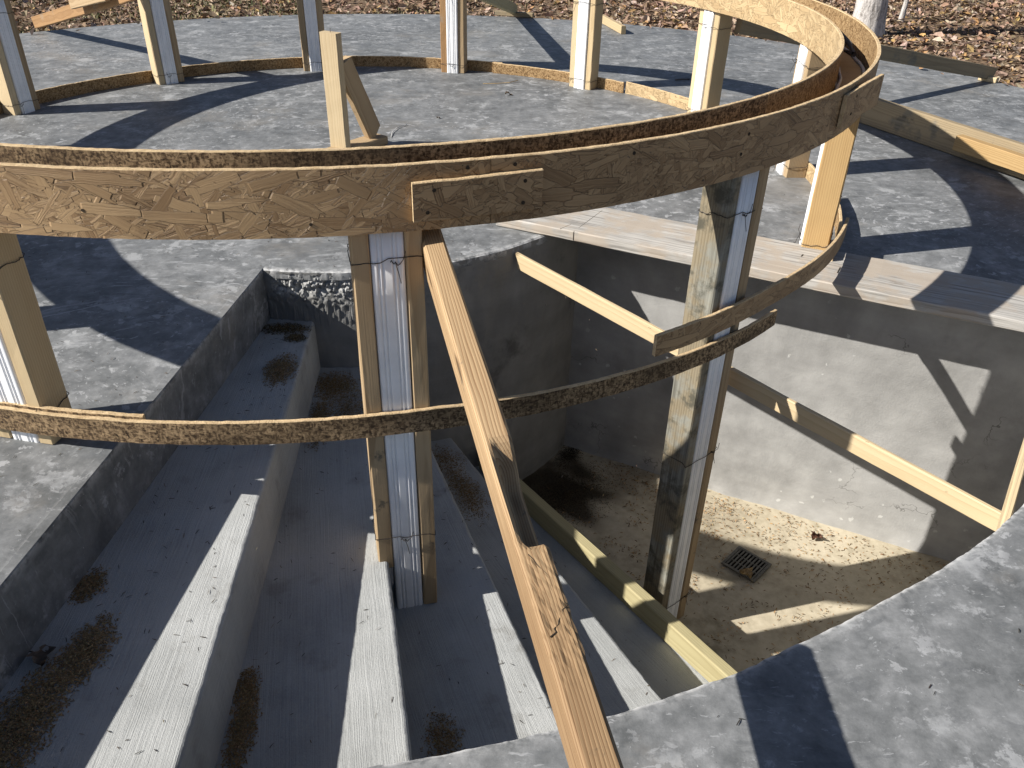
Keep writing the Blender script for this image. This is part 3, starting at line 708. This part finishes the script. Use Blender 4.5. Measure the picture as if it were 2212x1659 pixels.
# ------------------------------------------------------------------ loose timber
def at(x, y, z): return Vector((x, y, z))
pd = Vector((.907, -.421, 0)); pn = Vector((.421, .907, 0)); pA = Vector((-.076, 2.959, 0)) + pn * .1425
pl = empty('plank', pA); tag(pl, 'wide weathered grey plank laid along the stairwell edge', 'plank')
plk = board('timber', (0, 0, .021), tuple(pd * 2.5 + Vector((0, 0, .021))), .285, .038, M['grey'], pl, segs=50, rough=.0008)
for s, a, b in ((.315, -.141, .141), (.262, -.141, -.075), (.075, -.11, .0)):
    sub(board('kerf_shade_strip', tuple(pd * s + pn * a + Vector((0, 0, .0402))), tuple(pd * (s + .02) + pn * b + Vector((0, 0, .0402))), .0022, .0014, M['kerf'], pl, bev=.0003, segs=2, rough=0), plk)  # raised dark strip; the shade inside a saw cut is in its colour
sub(board('kerf_shade_strip', tuple(pd * .315 - pn * .1431 + Vector((0, 0, .008))), tuple(pd * .315 - pn * .1431 + Vector((0, 0, .039))), .0022, .0014, M['kerf'], pl, up=tuple(pn), bev=.0003, segs=2, rough=0), plk)
for s, a, ln in ((1.09, .03, .02), (1.17, .02, .035), (1.22, -.05, .05)):
    sub(board('kerf_shade_strip', tuple(pd * s + pn * a + Vector((0, 0, .0402))), tuple(pd * (s + .003) + pn * (a + ln) + Vector((0, 0, .0402))), .003, .0014, M['kerf'], pl, bev=.0003, segs=2, rough=0), plk)

bd = Vector((.437, -.899, 0)); bA = Vector((1.79, 4.615, 0))
bb = empty('edge_board', bA); tag(bb, 'long dun board standing on edge on the slab at right', 'board')
nb = Vector((-.899, -.437, 0))
board('timber', tuple(-nb * .019 + Vector((0, 0, .0725))), tuple(bd * 2.6 - nb * .019 + Vector((0, 0, .0725))), .038, .14, M['dun'], bb, segs=40)
sb = empty('short_board', bA + bd * .74 + nb * .02); tag(sb, 'fresh pine board lying against the dun edge board at right', 'board')
board('timber', tuple(nb * .03 + Vector((0, 0, .082))), tuple(bd * 1.5 + nb * .045 + Vector((0, 0, .082))), .045, .070, M['orange'], sb, segs=20)
board('support_block', tuple(bd * .9 + nb * .035 + Vector((0, 0, .023))), tuple(bd * 1.1 + nb * .037 + Vector((0, 0, .023))), .04, .045, M['dun'], sb)

of = empty('offcut_board', (.80, 6.93, 0)); tag(of, 'short pine offcut lying flat on the far slab behind a post', 'board')
board('timber', (0, 0, .032), (-.13, .52, .032), .038, .06, M['pine'], of)

gb = empty('form_board', P(1.9, -53.6, -.935)); tag(gb, 'greenish board on edge along the lowest step in front of the stained post', 'board')
o0 = Vector(gb.location)
board('timber', P(1.10, -53.75, -.935 + .0455) - o0, P(2.83, -53.55, -.935 + .0455) - o0, .039, .088, M['treated'], gb, segs=24)

sp = empty('spreader_strip', (.003, 2.776, -.05)); tag(sp, 'slim pale strip spanning the stairwell from core wall to near slab edge', 'strip')
board('timber', (.008, -.012, -.001), (1.36, -1.222, -.206), .016, .060, M['pine2'], sp, segs=24, skew0=-.35)
s2 = empty('spreader_strip', (1.08, 1.36, -.09)); tag(s2, 'slim pale strip at the right picture edge below the slab rim', 'strip')
board('timber', (0.0, .0, 0), (.46, .672, 0), .018, .06, M['pine2'], s2, segs=10)

# ------------------------------------------------------------------ drain grate
gr = empty('drain_grate', (.926, 2.341, -1.12), math.atan2(-.098, .105)); tag(gr, 'square slotted drain grate set in the stairwell floor', 'drain')
def boxgeo(V, F, x0, x1, y0, y1, z0, z1):
    b = len(V); V += [(x, y, z) for z in (z0, z1) for (x, y) in ((x0, y0), (x1, y0), (x1, y1), (x0, y1))]
    F += [tuple(b + i for i in f) for f in ((3, 2, 1, 0), (4, 5, 6, 7), (0, 1, 5, 4), (1, 2, 6, 5), (2, 3, 7, 6), (3, 0, 4, 7))]
g0 = .072; V = []; F = []; boxgeo(V, F, -g0, g0, -.062, .062, .0045, .0058); mesh_obj('pit', V, F, M['black'], gr)  # flat near-black sheet above the floor; its colour gives the drain hole's shade
V = []; F = []
for a in ((-g0, g0, -.066, -.056), (-g0, g0, .056, .066), (-g0, -g0 + .010, -.056, .056), (g0 - .010, g0, -.056, .056)): boxgeo(V, F, *a, .0045, .0115)
mesh_obj('frame', V, F, M['iron'], gr)
for i in range(9):
    x = -.056 + i * .014; V = []; F = []; boxgeo(V, F, x - .0032, x + .0032, -.056, .056, .006, .0105); mesh_obj('bar', V, F, M['iron'], gr)
for y in (-.019, .019):
    V = []; F = []; boxgeo(V, F, -.062, .062, y - .002, y + .002, .006, .0095); mesh_obj('cross_bar', V, F, M['iron'], gr)

# ------------------------------------------------------------------ loose litter (countless)
def flake_cloud(name, label, items, mat):
    # items: (x,y,z,yaw,len,wid,curl,(r,g,b)); each a folded sliver of four triangles
    V = []; F = []; Cc = []
    for (x, y, z, a, l, wd, cu, c) in items:
        b = len(V); ca, sa = math.cos(a), math.sin(a); tl = random.uniform(-.25, .25)
        for (u, v, h) in ((-.5, -.3, .02), (-.5, .3, .05), (0, -.5, cu), (0, .5, cu * .6), (.5, -.25, .03), (.5, .25, 0.01)):
            px, py = u * l, v * wd; V.append((x + px * ca - py * sa, y + px * sa + py * ca, z + h * l + max(0, tl * u) * l * .5))
        F += [(b, b + 2, b + 3, b + 1), (b + 2, b + 4, b + 5, b + 3)]; Cc += [(*c, 1)] * 6
    o = mesh_obj(name, V, F, mat); tag(o, label, None, None, 'stuff')
    at = o.data.color_attributes.new('tint', 'FLOAT_COLOR', 'POINT'); at.data.foreach_set('color', np.asarray(Cc, dtype=np.float32).ravel()); return o
def jit(c, k=.25): 
    s = 1 + random.uniform(-k, k); return tuple(max(.003, x * s * (1 + random.uniform(-.08, .08))) for x in c)

def leaf_litter():
    V = []; F = []; Cc = []
    pal = [(.27, .185, .125), (.33, .24, .17), (.23, .15, .10), (.38, .29, .215), (.19, .125, .085), (.30, .21, .15), (.40, .315, .245), (.29, .20, .14), (.34, .22, .10)]
    n = 0
    while n < 70000:
        x = random.uniform(-8, 10.5); y = random.uniform(4.5, 13.5)
        z, r = ground_z(x, y)
        if r < -.22: continue
        if r < .02:
            if random.random() > .05 * math.exp(r * 9) * 1.6: continue
            z = .002
        elif r < .10 and random.random() < .3: continue
        if y > 11 and random.random() < .6: continue
        if x < -1.2 and random.random() < .30: continue
        n += 1
        l = random.uniform(.022, .055) if random.random() < .85 else random.uniform(.055, .10); wd = l * random.uniform(.4, .75); a = random.uniform(0, 6.283); tx = random.gauss(0, .38); ty = random.gauss(0, .38)
        c = jit(random.choice(pal), .3); b = len(V); cu = random.uniform(-.1, .35)
        M3 = Matrix.Rotation(a, 3, 'Z') @ Matrix.Rotation(tx, 3, 'X') @ Matrix.Rotation(ty, 3, 'Y'); zz = z + random.uniform(0, .035)
        for (u, v, h) in ((-.5, 0, 0), (-.1, -.5, cu), (-.1, .5, cu), (.02, 0, 0), (.3, -.33, cu), (.3, .33, cu), (.55, 0, .12)):
            q = M3 @ Vector((u * l, v * wd, h * l)); V.append((x + q.x, y + q.y, zz + q.z))
        F += [(b, b + 1, b + 3), (b, b + 3, b + 2), (b + 1, b + 4, b + 6, b + 3), (b + 3, b + 6, b + 5, b + 2)]; Cc += [(*c, 1)] * 7
    for _ in range(420):
        x = random.uniform(-6, 9); y = random.uniform(5, 12); z, r = ground_z(x, y)
        if r < .08: continue
        a = random.uniform(0, 6.28); L = random.uniform(.08, .45); b0 = len(V)
        tube_geo([(x, y, z + .02), (x + math.cos(a) * L / 2, y + math.sin(a) * L / 2, z + random.uniform(.02, .06)), (x + math.cos(a + .2) * L, y + math.sin(a + .2) * L, z + .025)], random.uniform(.002, .006), 4, V, F); c = jit(random.choice([(.16, .12, .09), (.25, .2, .16), (.10, .075, .055)]), .3); Cc += [(*c, 1)] * (len(V) - b0)
    o = mesh_obj('leaf_litter', V, F, M['leaf']); tag(o, 'thick layer of dry brown leaves on the ground beyond the slab', None, None, 'stuff')
    at = o.data.color_attributes.new('tint', 'FLOAT_COLOR', 'POINT'); at.data.foreach_set('color', np.asarray(Cc, dtype=np.float32).ravel())
    # sparse winter grass and low green plants at the left
    V = []; F = []; Cc = []; n = 0
    while n < 9000:
        x = random.gauss(-3.6, 1.7); y = random.uniform(5.5, 10.5); z, r = ground_z(x, y)
        if r < .03: continue
        if mnoise.noise(Vector((x * 1.6, y * 1.6, 4))) < random.uniform(-.35, .25): continue
        n += 1; b = len(V); h = random.uniform(.012, .042); a = random.uniform(0, 6.283); d = random.uniform(.01, .045); wv = random.uniform(.003, .009)
        c = jit(random.choice([(.13, .135, .06), (.20, .175, .095), (.32, .27, .17), (.10, .105, .05), (.26, .21, .13)]), .3); dx, dy = math.cos(a), math.sin(a)
        V += [(x - dy * wv, y + dx * wv, z), (x + dy * wv, y - dx * wv, z), (x + dx * d * .5 + dy * wv, y + dy * d * .5 - dx * wv, z + h), (x + dx * d * .5 - dy * wv, y + dy * d * .5 + dx * wv, z + h), (x + dx * d, y + dy * d, z + h * .9)]
        F += [(b, b + 1, b + 2, b + 3), (b + 3, b + 2, b + 4)]; Cc += [(*c, 1)] * 5
    o = mesh_obj('ground_cover', V, F, M['leaf']); tag(o, 'sparse winter grass and low green plants at the slab edge', None, None, 'stuff')
    at = o.data.color_attributes.new('tint', 'FLOAT_COLOR', 'POINT'); at.data.foreach_set('color', np.asarray(Cc, dtype=np.float32).ravel())
leaf_litter()

def surf(R, th):
    # height of the walking surface at a polar place, None inside a wall
    if TW0 < th < TW1 and rin(th) < R < ROUT:
        for i in range(5):
            if STEPS[i] <= th < STEPS[i + 1]: return -H * (i + 1)
        return -1.12 + .004
    return 0.0
def needles():
    it = []
    dk = [(.05, .04, .03), (.09, .07, .05), (.04, .035, .03), (.14, .10, .06)]
    def add(R, th, n=1):
        z = surf(R, th); p = P(R, th); it.append((p.x, p.y, z + .0012, random.uniform(0, 6.28), random.uniform(.006, .017), random.uniform(.0010, .0022), random.uniform(.02, .2), jit(random.choice(dk), .4)))
    for _ in range(1500):
        th = random.uniform(-94, -54); R = random.uniform(1.1, 2.83); f = [(th - a) for a in STEPS[:5] if th >= a][-1]
        if f < .5 or f > 8.2: continue
        if random.random() < .35 + .4 * (th > -85): continue
        add(R, th)
    for _ in range(1300):
        th = random.uniform(-150, -20); R = abs(random.gauss(2.0, .8))
        if surf(R, th) != 0: continue
        if R > 4 or abs(R - ROUT) < .02 and TW0 < th < TW1: continue
        add(R, th)
    for _ in range(220): add(random.uniform(.1, 3.8), random.uniform(0, 360))
    flake_cloud('needle_litter', 'tiny dark needles and twigs scattered over the concrete', it, M['needle'])
needles()

def shavings():
    it = []; pal = [(.32, .19, .08), (.40, .25, .11), (.25, .14, .06), (.46, .31, .16)]
    # clusters on the sunny floor
    cl = [(random.uniform(1.3, 2.75), random.uniform(-51, -26.5)) for _ in range(110)]
    for _ in range(2600):
        if random.random() < .75:
            R, th = random.choice(cl); R += random.gauss(0, .022); th += random.gauss(0, .55)
        else: R = random.uniform(1.2, 2.84); th = random.uniform(-52, -26)
        if random.random() < .35: th = -25.6 - abs(random.gauss(0, 4)); R = random.uniform(1.4, 2.8)
        if th > -25.5 or th < -52.3 or R > 2.84 or R < 1.15: continue
        p = P(R, th); dark = random.random() < .35
        it.append((p.x, p.y, -1.117, random.uniform(0, 6.28), random.uniform(.006, .017), random.uniform(.0014, .0036), random.uniform(.1, .4), jit((.13, .08, .04) if dark else random.choice(pal), .25)))
    flake_cloud('wood_shavings', 'pale brown wood shavings strewn over the stairwell floor', it, M['chip'])
    # heaps of sawdust on the steps and in the corners
    def heap(name, label, blobs, cols, hmax=.007):
        it = []
        for (R, th, sr, st_, n, rot) in blobs:
            for _ in range(int(n * 2.2)):
                u, v = random.gauss(0, .5), random.gauss(0, .5)
                d = math.hypot(u, v)
                if d > 1.15 + .35 * mnoise.noise(Vector((u * 3, v * 3, R * 9))): continue
                c, s = math.cos(rot), math.sin(rot); RR = R + (u * c - v * s) * sr; tt = th + math.degrees((u * s + v * c) * st_ / R)
                z = surf(RR, tt)
                if abs(z - surf(R, th)) > .01: continue
                p = P(RR, tt); it.append((p.x, p.y, z + .001 + random.random() * hmax * max(0, 1 - d), random.uniform(0, 6.28), random.uniform(.003, .0085), random.uniform(.0013, .003), random.uniform(.05, .3), jit(random.choice(cols), .3)))
        flake_cloud(name, label, it, M['chip'])
    saw = [(.23, .155, .075), (.29, .20, .10), (.19, .125, .06), (.35, .25, .135)]
    heap('sawdust_heap', 'large brown sawdust heap on the first step at lower left', [(2.62, -92.9, .16, .060, 2200, .25), (2.45, -92.1, .09, .045, 1000, 0)], saw)
    heap('sawdust_heap', 'small sawdust clump against the riser above the large heap', [(2.28, -94.1, .05, .035, 500, 0)], saw)
    heap('sawdust_heap', 'sawdust heap at the near end of the second step', [(2.50, -85.2, .12, .03, 900, .1), (2.40, -85.5, .06, .03, 350, 0)], saw)
    heap('sawdust_heap', 'round sawdust patch at the far end of the first step', [(1.36, -88.6, .09, .05, 900, .4)], saw)
    heap('sawdust_heap', 'dark litter in the innermost corner of the first step', [(1.10, -90.9, .04, .10, 700, 0), (1.16, -88.3, .03, .04, 250, 0)], [(.10, .075, .04), (.2, .14, .06), (.06, .05, .03)])
    heap('sawdust_heap', 'sawdust drift along the far end of the second step', [(1.17, -82.8, .09, .09, 1200, 0), (1.38, -84.2, .14, .04, 900, 0), (1.32, -80.5, .12, .07, 600, 0)], saw)
    heap('sawdust_heap', 'thin sawdust patch at the near end of the third step', [(2.46, -75.4, .08, .045, 420, .5)], saw)
    heap('sawdust_heap', 'sawdust spread over the far end of the fourth step', [(1.40, -64.5, .16, .06, 900, .2), (1.20, -65, .10, .08, 500, 0)], saw)
    heap('sawdust_heap', 'dark litter in the floor corner behind the green board', [(1.30, -40, .18, .26, 2200, 0), (1.17, -28, .05, .10, 500, 0)], [(.035, .025, .013), (.06, .042, .022), (.022, .017, .010)])
    heap('sawdust_heap', 'shavings under the near end of the green board', [(2.62, -54.4, .16, .012, 350, 0)], [(.45, .30, .15), (.33, .2, .09)], .006)
shavings()

def dead_leaf(label, loc, size, col, rz, cup=.35):
    root = empty('dead_leaf', loc, rz); tag(root, label, 'leaf'); V = []; F = []; n = 14
    for i in range(n + 1):
        u = i / n; wv = math.sin(math.pi * u ** .8) * (.38 + .14 * math.sin(u * 23))
        for j in range(-2, 3):
            v = j / 2; V.append((u * size - size / 2, v * wv * size, size * (cup * v * v * .6 + .18 * math.sin(u * 5) + .06 * math.sin(u * 17 + v * 5)) + size * .06))
    for i in range(n):
        for j in range(4):
            a = i * 5 + j; F.append((a, a + 5, a + 6, a + 1))
    bl = mesh_obj('blade', V, F, col, root, smooth=True)
    V, F = tube_geo([(-size / 2, 0, size * .05), (-size * .75, size * .05, size * .09)], size * .014, 5); mesh_obj('stalk', V, F, col, bl)
lm = plain('curled_brown_leaf', (.10, .045, .028), .8, .2, 0, .5, 60); lm2 = plain('curled_grey_leaf', (.05, .042, .036), .8, .2, 0, .5, 60); lm4 = plain('dull_leaf', (.13, .10, .075), .85, .2, 0, .4, 60); lm3 = plain('pale_straw', (.42, .30, .15), .8, .2, 0, .3, 60)
dead_leaf('curled dark brown leaf on the sunlit stairwell floor by the end wall', (1.245, 2.50, -1.116), .058, lm, .6, .35)
dead_leaf('dark crumpled leaf beside the large sawdust heap', P(2.47, -93.9, -.185), .06, lm4, 1.9, .25)
dead_leaf('small curled leaf lying alone in the middle of the far slab', (-.06, 4.95, .002), .045, lm4, .3, .25)
dead_leaf('curled dry leaf resting on the corner of the drain grate', (.905, 2.275, -1.108), .055, lm3, 2.2, .6)
dead_leaf('tiny dark leaf on the slab near the lone stake', (-.42, 4.42, .002), .026, lm4, 1.0, .2)
tw = empty('straw_stalk', (-.09, 5.23, .003)); tag(tw, 'thin curved straw on the slab by the middle far post', 'straw')
V, F = tube_geo([(-.13, -.03, 0), (-.05, -.025, .002), (.03, 0, .004), (.08, .05, .006)], .0022, 5); mesh_obj('stem', V, F, lm3, tw)
sg = empty('string_end', (-.62, 4.12, .003)); tag(sg, 'pale bit of string curling beside the stake foot', 'string')
V, F = tube_geo([(0.0, -.06, .0), (-.005, .02, .004), (.01, .09, .003), (.05, .16, .002)], .0018, 5); mesh_obj('cord', V, F, M['caulk'], sg)
wd = empty('twig', (.55, 3.98, .004)); tag(wd, 'short dark twig on the slab to the left of the bright post', 'twig'); wd.location = (1.02, 5.42, .004)
V, F = tube_geo([(-.045, 0, 0), (0, .008, .003), (.05, .016, .002)], .0045, 5); mesh_obj('stem', V, F, M['barkd'], wd)

# ------------------------------------------------------------------ trees beyond the slab
def tree(label, x, y, r, h, mat, lean=(0, 0), crown=True, seed=1):
    rs = random.Random(seed); z0, _ = ground_z(x, y); root = empty('tree', (x, y, z0 - .06)); tag(root, label, 'tree', 'trees beyond the slab')
    n = 40 if r > .06 else 8; k = 28 if r > .06 else 7; V = []; F = []
    for i in range(n + 1):
        t = (i / n) ** 1.7; z = h * t; rr = r * (1 - .72 * t) * (1 + .42 * math.exp(-z / .10))
        for j in range(k):
            a = 2 * math.pi * j / k; b = .075 * mnoise.noise(Vector((math.cos(a) * 4, math.sin(a) * 4, z * 5 + seed))) + .05 * mnoise.noise(Vector((a * 5, z * 16, seed))) + .25 * math.exp(-z / .08) * max(0, math.sin(a * 2.5 + seed))
            q = rr * (1 + b); V.append((q * math.cos(a) + lean[0] * z, q * math.sin(a) + lean[1] * z, z))
    for i in range(n):
        for j in range(k):
            a = i * k + j; b = i * k + (j + 1) % k; F.append((a, b, b + k, a + k))
    tr = mesh_obj('trunk', V, F, mat, root, smooth=True)
    V = []; F = []; tips = []
    for i in range(9 if r > .06 else 0):
        zz = h * rs.uniform(.42, .95); a = rs.uniform(0, 6.28); L = h * rs.uniform(.14, .3); pts = [Vector((lean[0] * zz, lean[1] * zz, zz))]
        for s in range(5): pts.append(pts[-1] + Vector((math.cos(a), math.sin(a), .55 + .1 * s)) * (L / 5) + Vector((rs.uniform(-1, 1), rs.uniform(-1, 1), 0)) * L * .05)
        tube_geo(pts, [r * .32 * (1 - s / 6) for s in range(6)], 6, V, F); tips += pts[2:]
        for s in (2, 3, 4):
            b2 = a + rs.uniform(-1.3, 1.3); e = pts[s] + Vector((math.cos(b2), math.sin(b2), .5)) * L * .45; tube_geo([pts[s], (pts[s] + e) / 2 + Vector((0, 0, .04)), e], [r * .12, r * .08, r * .03], 5, V, F); tips.append(e)
    if V: mesh_obj('limbs', V, F, mat, tr)
    if crown:
        V = []; F = []; Cc = []
        for _ in range(700):
            t = rs.choice(tips); p = t + Vector((rs.gauss(0, .25), rs.gauss(0, .25), rs.gauss(0, .2))); b = len(V); q = Matrix.Rotation(rs.uniform(0, 6.28), 3, 'Z') @ Matrix.Rotation(rs.uniform(-1.2, 1.2), 3, 'X'); s = rs.uniform(.03, .06)
            V += [tuple(p + q @ Vector(v)) for v in ((-s, 0, 0), (0, -s * .5, .01), (s, 0, 0), (0, s * .5, .01))]; F.append((b, b + 1, b + 2, b + 3)); Cc += [(*jit((.26, .16, .08), .3), 1)] * 4
        o = mesh_obj('crown', V, F, M['leaf'], root); at_ = o.data.color_attributes.new('tint', 'FLOAT_COLOR', 'POINT'); at_.data.foreach_set('color', np.asarray(Cc, dtype=np.float32).ravel())
tree('grey barked tree trunk just beyond the slab edge at upper right', 2.90, 7.5, .128, 7.0, M['bark'], (-.03, 0), seed=3)
tree('darker trunk farther back, left of the grey one', 3.0, 9.35, .13, 7.5, M['barkd'], (.0, .02), seed=5)
TREE_S = tree('thin pale sapling to the right of the grey trunk', 3.46, 8.2, .022, 2.2, M['bark'], (.05, .05), seed=8, crown=False)
tree('dark trunk at the top right corner of the picture', 5.28, 9.8, .15, 7.0, M['barkd'], (0, 0), seed=9)
